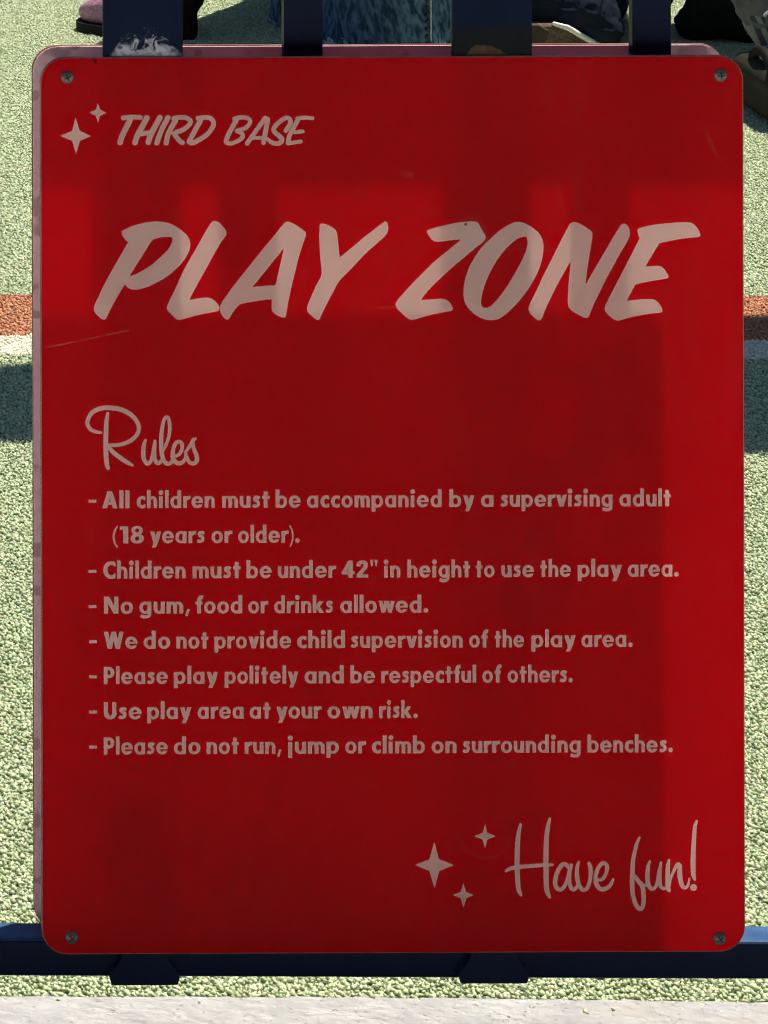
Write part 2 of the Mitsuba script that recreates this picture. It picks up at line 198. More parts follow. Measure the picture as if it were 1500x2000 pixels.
# the sign's lettering, measured from its centre in tenths of a millimetre
TRACE = json.loads('''{"T":{"P":[[[-2156,2182],[-2087,2216],[-2005,2242],[-1924,2257],[-1858,2258],[-1785,2248],[-1720,2218],[-1663,2176],[-1626,2135],[-1608,2086],[-1614,2037],[-1639,1981],[-1680,1924],[-1737,1867],[-1810,1810],[-1884,1770],[-1957,1737],[-2022,1720],[-2079,1722],[-2112,1738],[-2128,1764],[-2161,1710],[-2210,1624],[-2255,1539],[-2280,1486],[-2300,1478],[-2324,1492],[-2369,1539],[-2377,1564],[-2371,1596],[-2340,1661],[-2299,1747],[-2250,1840],[-2193,1938],[-2144,2023],[-2103,2094],[-2119,2112],[-2144,2141]],[[-1908,2112],[-1859,2129],[-1810,2136],[-1765,2136],[-1746,2123],[-1753,2091],[-1777,2046],[-1818,2001],[-1867,1957],[-1924,1908],[-1990,1868],[-2047,1839],[-2094,1823],[-2063,1872],[-2014,1949],[-1965,2026]]],"L":[[[-1439,2250],[-1414,2263],[-1386,2255],[-1353,2222],[-1322,2179],[-1325,2146],[-1354,2106],[-1394,2041],[-1439,1960],[-1493,1862],[-1542,1777],[-1591,1687],[-1617,1635],[-1566,1643],[-1501,1652],[-1452,1650],[-1420,1631],[-1391,1601],[-1373,1571],[-1385,1547],[-1453,1532],[-1534,1518],[-1616,1496],[-1673,1480],[-1701,1476],[-1726,1486],[-1762,1525],[-1791,1554],[-1795,1578],[-1778,1623],[-1737,1704],[-1696,1794],[-1656,1879],[-1606,1968],[-1553,2058],[-1508,2139],[-1472,2200]]],"A":[[[-860,2242],[-840,2255],[-811,2250],[-758,2222],[-706,2185],[-689,2169],[-689,2140],[-706,2091],[-726,2034],[-747,1961],[-771,1868],[-792,1782],[-813,1693],[-833,1599],[-848,1506],[-859,1490],[-882,1494],[-927,1514],[-954,1539],[-962,1567],[-959,1636],[-1012,1634],[-1094,1622],[-1159,1611],[-1216,1597],[-1245,1568],[-1277,1524],[-1302,1483],[-1318,1475],[-1339,1491],[-1369,1536],[-1373,1569],[-1363,1605],[-1318,1670],[-1265,1743],[-1191,1837],[-1109,1938],[-1028,2040],[-946,2137],[-897,2198]],[[-863,2047],[-881,1962],[-906,1856],[-926,1767],[-937,1750],[-996,1746],[-1061,1740],[-1116,1735],[-1085,1771],[-1028,1840],[-963,1921],[-906,1990]]],"Y":[[[-577,2229],[-559,2240],[-522,2231],[-473,2205],[-447,2180],[-438,2143],[-431,2082],[-423,2009],[-420,1967],[-384,1997],[-319,2049],[-237,2118],[-155,2183],[-90,2232],[-56,2256],[-41,2248],[-33,2215],[-35,2175],[-54,2142],[-107,2093],[-180,2029],[-254,1956],[-319,1887],[-384,1822],[-429,1773],[-458,1720],[-499,1643],[-540,1566],[-577,1484],[-589,1468],[-605,1474],[-638,1501],[-674,1534],[-681,1558],[-674,1595],[-637,1680],[-600,1761],[-564,1830],[-565,1879],[-573,1961],[-579,2050],[-583,2140]]],"Z":[[[273,2174],[289,2186],[342,2203],[432,2224],[530,2244],[611,2251],[660,2251],[685,2237],[713,2184],[740,2139],[741,2115],[721,2085],[668,2046],[594,1985],[521,1924],[447,1860],[382,1799],[317,1738],[259,1673],[225,1628],[284,1631],[349,1636],[406,1636],[439,1623],[463,1595],[483,1562],[475,1542],[430,1534],[341,1518],[259,1498],[194,1478],[157,1470],[128,1478],[80,1519],[35,1564],[23,1596],[35,1621],[88,1682],[162,1763],[235,1836],[317,1917],[399,1986],[480,2051],[550,2110],[480,2104],[415,2096],[358,2091],[325,2100],[297,2129]]],"O":[[[986,2245],[1035,2242],[1084,2220],[1133,2187],[1174,2146],[1194,2105],[1204,2052],[1199,1987],[1185,1922],[1157,1845],[1116,1768],[1067,1691],[1013,1622],[960,1565],[911,1520],[854,1480],[805,1466],[756,1468],[703,1484],[650,1517],[602,1566],[577,1607],[565,1664],[568,1729],[582,1802],[614,1892],[655,1965],[704,2034],[758,2091],[823,2151],[880,2196],[937,2228]],[[1051,2129],[1068,2125],[1076,2098],[1071,2045],[1051,1984],[1014,1907],[969,1825],[920,1744],[871,1675],[822,1614],[773,1573],[736,1563],[712,1574],[705,1606],[712,1663],[732,1736],[765,1818],[806,1899],[855,1972],[912,2041],[970,2094],[1015,2121]]],"N":[[[1414,2227],[1439,2243],[1472,2240],[1516,2218],[1565,2186],[1590,2161],[1594,2133],[1583,2059],[1569,1978],[1556,1897],[1544,1807],[1536,1735],[1564,1791],[1622,1888],[1687,1998],[1753,2112],[1802,2189],[1826,2223],[1844,2234],[1867,2221],[1887,2185],[1890,2140],[1875,2095],[1834,2026],[1769,1912],[1711,1806],[1654,1693],[1605,1591],[1568,1502],[1556,1481],[1531,1483],[1482,1506],[1429,1539],[1402,1571],[1397,1612],[1399,1693],[1405,1775],[1414,1856],[1422,1938],[1385,1873],[1336,1787],[1279,1678],[1229,1576],[1188,1478],[1176,1462],[1152,1468],[1107,1507],[1087,1536],[1084,1564],[1107,1621],[1148,1702],[1197,1808],[1255,1922],[1312,2036],[1369,2146]]],"E":[[[1950,2176],[1961,2190],[2014,2206],[2096,2222],[2193,2232],[2283,2239],[2357,2239],[2389,2232],[2418,2207],[2442,2170],[2454,2138],[2446,2122],[2397,2118],[2299,2107],[2209,2091],[2128,2075],[2099,2029],[2062,1968],[2015,1889],[2062,1892],[2119,1893],[2148,1885],[2172,1858],[2201,1809],[2194,1795],[2143,1785],[2062,1773],[1997,1761],[1935,1745],[1915,1708],[1882,1647],[1866,1615],[1923,1622],[1996,1629],[2053,1629],[2090,1624],[2119,1597],[2143,1561],[2151,1532],[2139,1522],[2078,1516],[1996,1504],[1906,1487],[1841,1468],[1792,1458],[1759,1471],[1719,1505],[1694,1534],[1690,1558],[1707,1603],[1752,1692],[1801,1786],[1858,1896],[1916,2005],[1969,2111],[1961,2135]]]},"S":{"third":[[[37.0],[[-2140,3082],[-2074,3091],[-2002,3087]]],[[45.3],[[-2083,3070],[-2116,3005],[-2146,2945],[-2165,2889]]],[[45.3],[[-1951,3082],[-1990,3010],[-2026,2945],[-2046,2888]]],[[45.3],[[-1847,3085],[-1895,2998],[-1925,2939],[-1940,2890]]],[[37.0],[[-1997,2955],[-1922,2967]]],[[41.2],[[-1782,3085],[-1824,3009],[-1854,2936],[-1872,2884]]],[[41.2],[[-1724,3057],[-1754,3009],[-1785,2944],[-1798,2883]]],[[36.9],[[-1739,3076],[-1702,3085],[-1654,3086],[-1615,3069],[-1603,3046],[-1628,3013],[-1672,2983],[-1715,2970]]],[[38.2],[[-1737,2957],[-1707,2918],[-1681,2889],[-1668,2885]]],[[41.2],[[-1524,3060],[-1554,3008],[-1594,2935],[-1615,2896]]],[[38.2],[[-1545,3078],[-1506,3084],[-1463,3084],[-1432,3067],[-1420,3034],[-1441,2986],[-1481,2943],[-1533,2909],[-1585,2883],[-1615,2891]]]],"base":[[[40.7],[[-1240,3062],[-1273,3002],[-1306,2943],[-1323,2894]]],[[35.8],[[-1256,3073],[-1213,3084],[-1164,3083],[-1132,3061],[-1137,3029],[-1175,2996],[-1235,2979]]],[[35.8],[[-1230,2972],[-1197,2956],[-1189,2929],[-1230,2896],[-1284,2878],[-1319,2884]]],[[38.0],[[-1009,3080],[-1061,3007],[-1116,2931],[-1154,2877]]],[[40.7],[[-989,3069],[-1001,3007],[-1015,2931],[-1024,2882]]],[[30.4],[[-1105,2920],[-1018,2923]]],[[38.0,40.1,38.0,38.0,40.1,42.3,41.2,38.0,32.5],[[-846,2979],[-817,3022],[-808,3058],[-838,3081],[-887,3055],[-931,3012],[-942,2979],[-909,2944],[-878,2914],[-885,2887],[-920,2875],[-963,2887],[-992,2912]]],[[39.0],[[-746,3071],[-784,3001],[-817,2936],[-829,2881]]],[[33.6],[[-754,3074],[-697,3081],[-634,3075]]],[[33.6],[[-773,2965],[-711,2971]]],[[33.6],[[-825,2875],[-779,2884],[-726,2891]]]],"rules":[[[24.7,29.9,29.9,33.8,36.4,37.7,36.4,33.8,32.5,32.5,31.2,28.6],[[-2323,584],[-2362,589],[-2401,606],[-2426,642],[-2428,675],[-2401,732],[-2349,767],[-2290,780],[-2238,779],[-2179,770],[-2114,744],[-2062,705],[-2030,660],[-2020,621],[-2030,576],[-2069,530],[-2121,501],[-2180,485],[-2265,481]]],[[23.4,32.5,36.4,37.7,37.7,37.7,36.4,26.0],[[-2267,736],[-2277,674],[-2282,583],[-2284,479],[-2281,388],[-2275,329],[-2264,297]]],[[28.6,35.1,36.4,32.5,22.1],[[-2258,462],[-2226,427],[-2167,381],[-2108,342],[-2071,323]]],[[22.1,32.5,35.1,32.5,29.9,29.9,32.5,26.0],[[-1968,522],[-1981,478],[-1986,426],[-1981,374],[-1955,334],[-1929,351],[-1910,399],[-1898,464],[-1892,513]]],[[29.9,32.5,29.9,28.6],[[-1896,477],[-1898,419],[-1893,367],[-1871,337],[-1844,354],[-1828,386]]],[[22.1,26.0,28.6,29.9,26.0,29.9,33.8,35.1,33.8,31.2,26.0],[[-1831,438],[-1807,477],[-1782,549],[-1774,620],[-1782,685],[-1800,706],[-1821,679],[-1835,614],[-1843,529],[-1841,438],[-1828,373],[-1799,335],[-1766,342],[-1747,373]]],[[24.7,28.6,31.2,28.6,31.2,35.1,35.1,31.2,27.3],[[-1747,391],[-1704,405],[-1679,444],[-1678,490],[-1703,511],[-1730,490],[-1748,444],[-1751,392],[-1736,353],[-1701,336],[-1665,353],[-1644,392]]],[[22.1,27.3,28.6],[[-1651,424],[-1626,457],[-1603,496],[-1585,525]]],[[23.4,26.0,29.9,33.8,35.1,31.2,28.6,24.7],[[-1572,532],[-1592,522],[-1592,489],[-1580,444],[-1560,392],[-1560,356],[-1587,334],[-1620,348],[-1639,382],[-1649,418]]]],"have":[[[22.1,32.5,39.0,40.3,40.3,39.0,36.4,23.4],[[1011,-2545],[996,-2609],[987,-2693],[984,-2791],[983,-2889],[987,-2987],[996,-3065],[1014,-3105]]],[[22.1,33.8,39.0,41.6,41.6,40.3,36.4,23.4],[[1244,-2500],[1227,-2571],[1217,-2662],[1213,-2792],[1213,-2922],[1215,-3020],[1224,-3085],[1242,-3124]]],[[19.5,32.5,33.8,31.2,29.9,22.1],[[893,-2916],[931,-2894],[990,-2884],[1081,-2876],[1179,-2869],[1264,-2865]]],[[28.6,32.5,33.8,35.1,33.8,31.2,29.9,31.2,27.3],[[1389,-2884],[1368,-2861],[1336,-2872],[1304,-2923],[1286,-2988],[1291,-3040],[1325,-3065],[1358,-3040],[1382,-2988],[1401,-2917],[1415,-2868]]],[[32.5,32.5,29.9,27.3],[[1401,-2917],[1398,-2988],[1410,-3047],[1436,-3065],[1462,-3039]]],[[20.8,29.9,35.1,33.8,31.2,29.9,29.9,32.5,33.8,28.6],[[1475,-2842],[1462,-2884],[1459,-2949],[1470,-3015],[1493,-3057],[1519,-3068],[1545,-3044],[1564,-2989],[1570,-2924],[1566,-2885],[1556,-2857]]],[[24.7,27.3,32.5,29.9,32.5,33.8,35.1,33.8,28.6,16.9],[[1615,-2990],[1662,-2982],[1693,-2931],[1698,-2876],[1668,-2854],[1634,-2885],[1611,-2944],[1609,-2999],[1628,-3045],[1668,-3064],[1714,-3042],[1740,-3003],[1750,-2982]]]],"fun":[[[18.5,28.8,33.0,35.0,36.1,35.0,34.0,33.0,31.9,34.0,37.1,34.0,30.9],[[1959,-2650],[1937,-2701],[1919,-2768],[1906,-2841],[1901,-2923],[1898,-3011],[1902,-3088],[1918,-3160],[1941,-3207],[1967,-3221],[1986,-3192],[1991,-3130],[1985,-3063],[1972,-3026],[1939,-2988],[1909,-2949]]],[[23.7],[[1972,-3026],[1995,-3033],[2019,-3029]]],[[18.5,30.9,35.0,36.1,30.9,26.8,27.8,30.9,20.6],[[2041,-2840],[2027,-2882],[2020,-2934],[2022,-3001],[2036,-3042],[2057,-3063],[2083,-3047],[2101,-3006],[2115,-2924],[2129,-2854]]],[[29.9,31.9,27.8,23.7],[[2120,-2908],[2117,-2976],[2123,-3032],[2144,-3058],[2174,-3054]]],[[20.6,34.0,36.1,36.1,28.8],[[2193,-2834],[2184,-2883],[2182,-2960],[2182,-3038],[2193,-3075]]],[[22.7,22.7,23.7,33.0,39.1,39.1,34.0,25.8,23.7,13.4],[[2194,-3038],[2203,-2986],[2228,-2924],[2258,-2870],[2276,-2878],[2278,-2935],[2284,-2992],[2300,-3043],[2325,-3053],[2346,-3028],[2355,-2979]]],[[20.6,30.9,36.1,38.1,39.1,37.1,22.7],[[2414,-2523],[2399,-2574],[2391,-2678],[2386,-2781],[2384,-2884],[2387,-2951],[2397,-2987]]],[[54.6],[[2388,-3051],[2388,-3052]]]]},"K":{"s0":[[-2518,3088],[-2486,2982],[-2397,2940],[-2483,2902],[-2515,2797],[-2547,2902],[-2642,2942],[-2546,2982]],"s1":[[-2341,3201],[-2322,3149],[-2272,3125],[-2323,3101],[-2339,3047],[-2358,3101],[-2410,3126],[-2356,3150]],"s2":[[324,-2680],[361,-2818],[481,-2865],[362,-2912],[325,-3049],[285,-2911],[168,-2864],[285,-2818]],"s3":[[729,-2539],[746,-2611],[812,-2637],[747,-2663],[728,-2737],[709,-2664],[641,-2636],[709,-2611]],"s4":[[555,-3005],[575,-3080],[639,-3104],[578,-3129],[556,-3205],[533,-3128],[468,-3104],[533,-3080]]},"L":[[-19,[["All",-2313,-2096],["children",-2039,-1417],["must",-1360,-981],["be",-933,-734],["accompanied",-684,389],["by",449,651],["a",701,801],["supervising",855,1749],["adult",1804,2215]]],[-298,[["(18",-2231,-1982],["years",-1932,-1497],["or",-1444,-1278],["older).",-1232,-743]]],[-578,[["Children",-2306,-1651],["must",-1595,-1212],["be",-1166,-967],["under",-917,-453],["42\\"",-409,-122],["in",-74,58],["height",115,614],["to",658,808],["use",862,1123],["the",1172,1416],["play",1471,1823],["area.",1869,2275]]],[-857,[["No",-2301,-2069],["gum,",-2020,-1617],["food",-1572,-1200],["or",-1153,-993],["drinks",-946,-476],["allowed.",-421,280]]],[-1136,[["We",-2302,-2035],["do",-1986,-1774],["not",-1725,-1471],["provide",-1422,-813],["child",-764,-383],["supervision",-340,553],["of",605,759],["the",808,1043],["play",1101,1454],["area.",1499,1907]]],[-1416,[["Please",-2303,-1794],["play",-1746,-1394],["politely",-1341,-755],["and",-706,-393],["be",-341,-145],["respectful",-96,660],["of",709,863],["others.",911,1430]]],[-1695,[["Use",-2303,-2004],["play",-1958,-1606],["area",-1557,-1192],["at",-1143,-977],["your",-931,-570],["own",-524,-165],["risk.",-113,193]]],[-1975,[["Please",-2304,-1796],["do",-1747,-1535],["not",-1486,-1229],["run,",-1183,-890],["jump",-841,-433],["or",-384,-218],["climb",-172,251],["on",304,503],["surrounding",548,1491],["benches.",1546,2225]]]],"D":[[-2421,38],[-2422,-520],[-2423,-799],[-2419,-1078],[-2420,-1357],[-2420,-1637],[-2421,-1916]]}''')

# ---------------------------------------------------------------- materials
def mat(key, color, roughness=.6, bump=None, height=.001, eps=5e-4, **more):
    b = {"type": "principled", "base_color": proc(color) if callable(color) else {"type": "rgb", "value": list(color)},
         "roughness": proc(roughness) if callable(roughness) else roughness, **more}
    if bump:
        b = {"type": "bumpmap", "arbitrary": proc(bump, eps), "scale": height, "bsdf": b}
    scene[key] = {"type": "twosided", "bsdf": b}

def grains(p, size):
    """crumbs of rubber: (how far from the gap between crumbs, a random number per crumb)"""
    wx, wy = noise(p.x * 140, p.y * 140), noise(p.x * 140 + 40, p.y * 140)
    a, b, r = voronoi(p.x / size + 1.1 * (wx - .5), p.y / size * 1.0 + 1.1 * (wy - .5))
    return b - a, r

def crumb_color(dark, low, high, size=.0042):
    def fn(p, n, uv):
        e, r = grains(p, size)
        broad = fbm(p.x * 5, p.y * 5)
        c = mix(mix(low, high, smoothstep(.05, .95, r)), mi.Color3f(high) * .93, .4 * broad)
        return mix(dark, c, smoothstep(.03, .26, e))
    return fn

def crumb_height(size=.0042):
    def fn(p, n, uv):
        e, r = grains(p, size)
        return dr.minimum(smoothstep(0, .5, e), 1) * (.55 + .45 * r)
    return fn

CRUMB = crumb_height()
mat("turf_green", crumb_color((.10, .135, .075), (.30, .40, .235), (.60, .69, .49)), .75, CRUMB, .0022, 3e-4, specular=.35)
mat("turf_orange", crumb_color((.10, .035, .015), (.30, .12, .06), (.55, .30, .18)), .75, CRUMB, .0022, 3e-4, specular=.35)
mat("turf_white", crumb_color((.44, .40, .26), (.70, .67, .50), (.88, .85, .70)), .75, CRUMB, .0016, 3e-4, specular=.35)

def concrete(p, n, uv):
    c = mix((.30, .314, .318), (.46, .482, .488), fbm(p.x * 45, p.y * 60, octaves=5))
    c = mix(c, (.44, .41, .35), .5 * smoothstep(.55, .8, fbm(p.x * 9 + 7, p.y * 14)))
    q = noise(p.x * 260, p.y * 260) * .5
    a, b, r = voronoi(p.x * 30 + q, p.y * 30 + 1.3 * q)
    pit = smoothstep(.11, .05, a) * smoothstep(.90, .93, r)
    crack = smoothstep(.006, .001, dr.abs(fbm(p.x * 14 + 2, p.y * 22, octaves=4) - .47)) * smoothstep(.45, .7, noise(p.x * 18, p.y * 18 + 4)) * .5
    pit = dr.maximum(pit, crack)
    a2, b2, r2 = voronoi(p.x * 150, p.y * 150)
    fine = smoothstep(.30, .12, a2) * smoothstep(.80, .92, r2) * .5
    return mix(c, (.16, .155, .15), dr.maximum(pit, fine))
mat("concrete", concrete, .85, lambda p, n, uv: fbm(p.x * 130, p.y * 190, octaves=4), .0030)

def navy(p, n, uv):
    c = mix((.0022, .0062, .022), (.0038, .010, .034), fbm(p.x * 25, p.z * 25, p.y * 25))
    sunlit_top = smoothstep(.55, .95, n.z) * (.55 + .45 * fbm(p.x * 60, p.y * 120))  # upward faces mixed to paler blue: sunlight put into the colour
    return mix(c, (.08, .19, .42), sunlit_top * .8)
mat("walkway_concrete", lambda p, n, uv: mix((.60, .60, .59), (.70, .695, .68), fbm(p.x * 90, p.y * 90, octaves=4)), .9)
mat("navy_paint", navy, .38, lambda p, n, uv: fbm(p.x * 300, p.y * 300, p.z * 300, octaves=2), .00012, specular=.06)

def chipped(p, n, uv):
    c = navy(p, n, uv)
    wx, wz = p.x + .007 * (noise(p.x * 150, p.z * 150) - .5), p.z + .006 * (noise(p.x * 150 + 50, p.z * 150) - .5)
    dome = dr.maximum(0, 1 - dr.square((wx + .1973) / .0275))
    t = (wz - .7930) / .0150
    f = fbm(wx * 330, wz * 300, octaves=4)
    m = smoothstep(-.22, .30, dome * (.82 + 2.2 * (f - .45)) - t)
    curl = smoothstep(.035, .010, dr.abs(fbm(wx * 150 + 9, wz * 130, octaves=2) - .5)) * smoothstep(1.7, 1.2, t) * smoothstep(.25, .7, dome) * smoothstep(.2, .5, t)
    m = dr.maximum(m * (.50 + .6 * noise(wx * 520, wz * 420)), curl * .10)
    return mix(c, (.36, .39, .44), dr.clip(m, 0, 1))
mat("navy_paint_chipped_white", chipped, .5, specular=.06)

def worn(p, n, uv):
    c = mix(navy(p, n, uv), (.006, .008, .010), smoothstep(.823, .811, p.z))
    h = .7940 + .0085 * smoothstep(.058, .068, p.x) * smoothstep(.099, .074, p.x) + .003 * (fbm(p.x * 300, 3) - .5)
    m = smoothstep(.0012, -.0006, p.z - h) * smoothstep(.054, .059, p.x)
    return mix(c, (.062, .046, .026), m * (.6 + .4 * noise(p.x * 400, p.z * 400)))
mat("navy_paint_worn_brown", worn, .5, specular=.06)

def rear_face(p, n, uv):
    c = mix((.54, .41, .45), (.78, .66, .69), fbm(p.x * 14, p.z * 14, octaves=4))
    spots = smoothstep(.62, .74, fbm(p.x * 90, p.z * 90, octaves=2))
    c = mix(c, (.26, .17, .21), .6 * spots)
    pink = smoothstep(.62, .8, fbm(p.x * 30 + 11, p.z * 60))
    return mix(c, (.55, .30, .33), .4 * pink)
mat("grimy_pale_panel", rear_face, .55, specular=.3)
mat("panel_rim", lambda p, n, uv: mix((.20, .045, .035), (.30, .10, .075), noise(p.x * 60, p.z * 60)), .5)
mat("screw_steel", lambda p, n, uv: mix((.065, .062, .054), (.15, .142, .125), fbm(p.x * 900, p.z * 900)), .42, metallic=.55)
mat("screw_dark", (.012, .012, .013), .7)

def seg(p, x0, z0, x1, z1, w):
    """a soft streak from one point of the sign to another"""
    dx, dz = x1 - x0, z1 - z0
    L2 = dx * dx + dz * dz
    t = dr.clip(((p.x - x0) * dx + (p.z - z0) * dz) / L2, 0, 1)
    d = dr.sqrt(dr.square(p.x - x0 - t * dx) + dr.square(p.z - z0 - t * dz))
    return smoothstep(w, w * .2, d) * smoothstep(0, .15, t) * smoothstep(1, .8, t)

def sign_wear_glints(p):
    s = seg(p, -.2777, .5635, -.2003, .5795, .0010) * (.10 + .9 * smoothstep(.3, .8, noise(p.x * 160, p.z * 90))) * .55
    s = dr.maximum(s, seg(p, .2485, .7388, .2594, .7115, .0024) * .13)
    s = dr.maximum(s, seg(p, .007, .702, .018, .699, .0045) * .15)
    s = dr.maximum(s, seg(p, .065, .642, .140, .640, .0009) * .16)
    s = dr.maximum(s, seg(p, .019, .669, .036, .671, .0009) * .16)
    s = dr.maximum(s, seg(p, -.02, .5945, .05, .597, .0012) * .12)
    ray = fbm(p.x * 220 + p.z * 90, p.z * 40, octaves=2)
    glow = smoothstep(.034, .006, dr.sqrt(dr.square((p.x - .073) / 1.5) + dr.square(p.z - .648)))  # bright reflection streaks around the title, painted into the colour
    fine = dr.abs(fbm(p.x * 35 + p.z * 20, p.z * 160 - p.x * 30, octaves=2) - .5)
    s = dr.maximum(s, smoothstep(.010, .002, fine) * smoothstep(.55, .8, fbm(p.x * 12 + 5, p.z * 12)) * .10)
    rd = dr.sqrt(dr.square(p.x - .074) + dr.square(p.z - .178))
    s = dr.maximum(s, smoothstep(.0016, .0004, dr.abs(rd - .0185 - .004 * noise(p.x * 60, p.z * 60))) * smoothstep(.45, .75, noise(p.x * 90, p.z * 90)) * .08)
    s = dr.maximum(s, smoothstep(.62, .86, fbm(p.x * 150, p.z * 22 + 3, octaves=2)) * smoothstep(.5, .75, fbm(p.x * 8, p.z * 5 + 9)) * .05)
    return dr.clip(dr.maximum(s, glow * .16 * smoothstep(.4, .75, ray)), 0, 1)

def red_film(p, n, uv):
    c = mix((.62, .0003, .0055), (.68, .0005, .0075), fbm(p.x * 9, p.z * 9, octaves=3))
    grime = smoothstep(.60, .82, fbm(p.x * 16 + 3, p.z * 11, octaves=4))
    c = mix(c, (.53, .0012, .008), .6 * grime)
    speck = smoothstep(.90, .94, noise(p.x * 420, p.z * 420)) * .25
    stain = seg(p, -.239, .790, -.231, .795, .0035) * smoothstep(.35, .6, noise(p.x * 500, p.z * 500))
    c = mix(c, (.60, .20, .17), sign_wear_glints(p))
    c = mix(c, (.05, .004, .006), dr.maximum(stain, speck * .4))
    edge = smoothstep(.278, .2815, dr.abs(p.x)) * .12
    return mix(c, (.5, .10, .08), edge)

def white_print(p, n, uv):
    c = mix((.86, .62, .55), (.92, .68, .61), fbm(p.x * 40, p.z * 40, octaves=3))
    c = mix(c, (.74, .70, .66), sign_wear_glints(p))
    dot = smoothstep(.0016, .0009, dr.sqrt(dr.square(p.x - .0585) + dr.square(p.z - .661)))
    return mix(c, (.10, .08, .07), dot * .8)

def film(key, color, trans):
    scene[key] = {"type": "blendbsdf", "weight": .0025,
                  "a": {"type": "principledthin", "base_color": proc(color), "roughness": .5, "diff_trans": trans, "spec_trans": 0.0},
                  "b": {"type": "twosided", "bsdf": {"type": "roughconductor", "material": "none", "alpha": .045}}}
film("red_sign_film", red_film, 1.25)
film("white_sign_print", white_print, 1.25)

scene["white_backing"] = {"type": "principledthin", "base_color": {"type": "rgb", "value": [.80, .76, .76]}, "roughness": .6, "diff_trans": 1.5, "spec_trans": 0.0}

def denim(p, n, uv):
    w = smoothstep(.25, .75, fbm(p.x * 150 + p.z * 40, p.z * 60, p.y * 150, octaves=2))
    c = mix((.010, .026, .062), (.11, .19, .32), w)
    return mix(c, (.04, .085, .165), .45 * fbm(p.x * 20, p.z * 12))
mat("denim", denim, .85, lambda p, n, uv: fbm(p.x * 150 + p.z * 40, p.z * 60, p.y * 150, octaves=2), .002, specular=.1)
mat("denim_fray", lambda p, n, uv: mix((.25, .30, .34), (.5, .55, .58), noise(p.x * 500, p.z * 300)), .9)
mat("navy_cloth", lambda p, n, uv: mix((.009, .014, .028), (.016, .023, .042), fbm(p.x * 60, p.z * 130, p.y * 60)), .85, specular=.08)
mat("black_cloth", lambda p, n, uv: mix((.006, .006, .007), (.020, .020, .022), fbm(p.x * 50, p.z * 50, p.y * 50)), .8, specular=.08)
mat("brown_black_cloth", lambda p, n, uv: mix((.010, .006, .005), (.022, .015, .012), fbm(p.x * 90, p.z * 90, p.y * 90)), .85, specular=.08)
mat("grey_knit", lambda p, n, uv: mix((.075, .075, .08), (.15, .15, .15), fbm(p.x * 60, p.z * 60, p.y * 60)), .9, specular=.08)
mat("pale_patch", lambda p, n, uv: mix((.45, .46, .50), (.75, .75, .78), fbm(p.x * 70, p.z * 70, p.y * 70)), .8)
mat("rib_knit", lambda p, n, uv: mix((.05, .052, .058), (.20, .20, .21), smoothstep(.35, .7, .5 + .5 * dr.sin(p.x * 420 + p.z * 160))), .9, specular=.08)
mat("mauve_felt", lambda p, n, uv: mix((.26, .10, .17), (.58, .34, .42), noise(p.x * 380, p.z * 380, p.y * 380)), .95, sheen=.4)
mat("black_rubber", (.012, .0115, .0115), .7, specular=.12)
mat("white_rubber", (.80, .79, .76), .55)
mat("brown_rubber", lambda p, n, uv: mix((.030, .019, .013), (.065, .042, .030), fbm(p.x * 90, p.z * 90, p.y * 40)), .8)
mat("tan_canvas", lambda p, n, uv: mix((.055, .036, .028), (.19, .13, .105), noise(p.x * 300, p.z * 300)), .85)
mat("skin", (.42, .25, .18), .5)
mat("hair_brown", (.05, .03, .02), .7)
mat("lip", (.38, .14, .12), .5)
mat("denim_seam", (.012, .022, .040), .9)
scene["rubber_crumb"] = {"type": "twosided", "bsdf": {"type": "principled", "base_color": {"type": "mesh_attribute", "name": "vertex_color"}, "roughness": .7, "specular": .3}}
mat("crumb_green", lambda p, n, uv: mix((.20, .27, .10), (.60, .65, .38), cell_rand(dr.floor(p.x * 210), dr.floor(p.y * 210))), .75, specular=.35)
mat("cream_cloth", (.55, .50, .42), .85)
mat("olive_canvas", lambda p, n, uv: mix((.018, .018, .015), (.040, .039, .031), fbm(p.x * 60, p.z * 30)), .8, specular=.05)
mat("blue_nylon", lambda p, n, uv: mix((.03, .07, .14), (.09, .17, .28), fbm(p.x * 40, p.y * 40)), .5, specular=.15)
mat("sail_cloth", (.05, .09, .20), .8)
mat("grey_steel", (.25, .26, .28), .4, metallic=.6)
mat("added_wall_grey", lambda p, n, uv: mix((.045, .05, .055), (.07, .075, .08), fbm(p.x, p.z)), .9)
mat("dark_opening", (.02, .02, .022), .9)

# ---------------------------------------------------------------- ground
def ragged(pts, step=.006, amp=.0022, seed=0):
    """the line through the points with the small unevenness of a trowelled edge"""
    pts = np.array(pts, float)
    out = []
    for a, b in zip(pts[:-1], pts[1:]):
        n = max(2, int(np.linalg.norm(b - a) / step))
        out.append(a + (b - a) * (np.arange(n) / n)[:, None])
    q = np.vstack(out + [pts[-1:]])
    q[:, 1] += amp * 2 * (meshkit.fbm(np.c_[q[:, 0] * 70, q[:, 0] * 0 + seed, q[:, 0] * 0], 3, seed) - .5)
    return q

ground_size = Polygon([(-120, .02), (120, .02), (120, 160), (-120, 160)])
put("turf", sheet_z(ground_size, 0.0), "turf_green", kind="structure", label="pale green crumb rubber playground surface")
far = ragged([(-3, 2.262), (3, 2.144)], seed=1)
mid = ragged([(-3, 2.108), (3, 1.893)], seed=2)
near = ragged([(-3, 2.023), (3, 1.808)], seed=3)
put("orange_band", sheet_z(Polygon(np.vstack([mid, far[::-1]])), .0012), "turf_orange", kind="structure", label="orange crumb rubber stripe across the green surface")
put("white_line", sheet_z(Polygon(np.vstack([near, (mid - [0, .0005])[::-1]])), .0015), "turf_white", kind="structure", label="white crumb rubber line along the orange stripe")

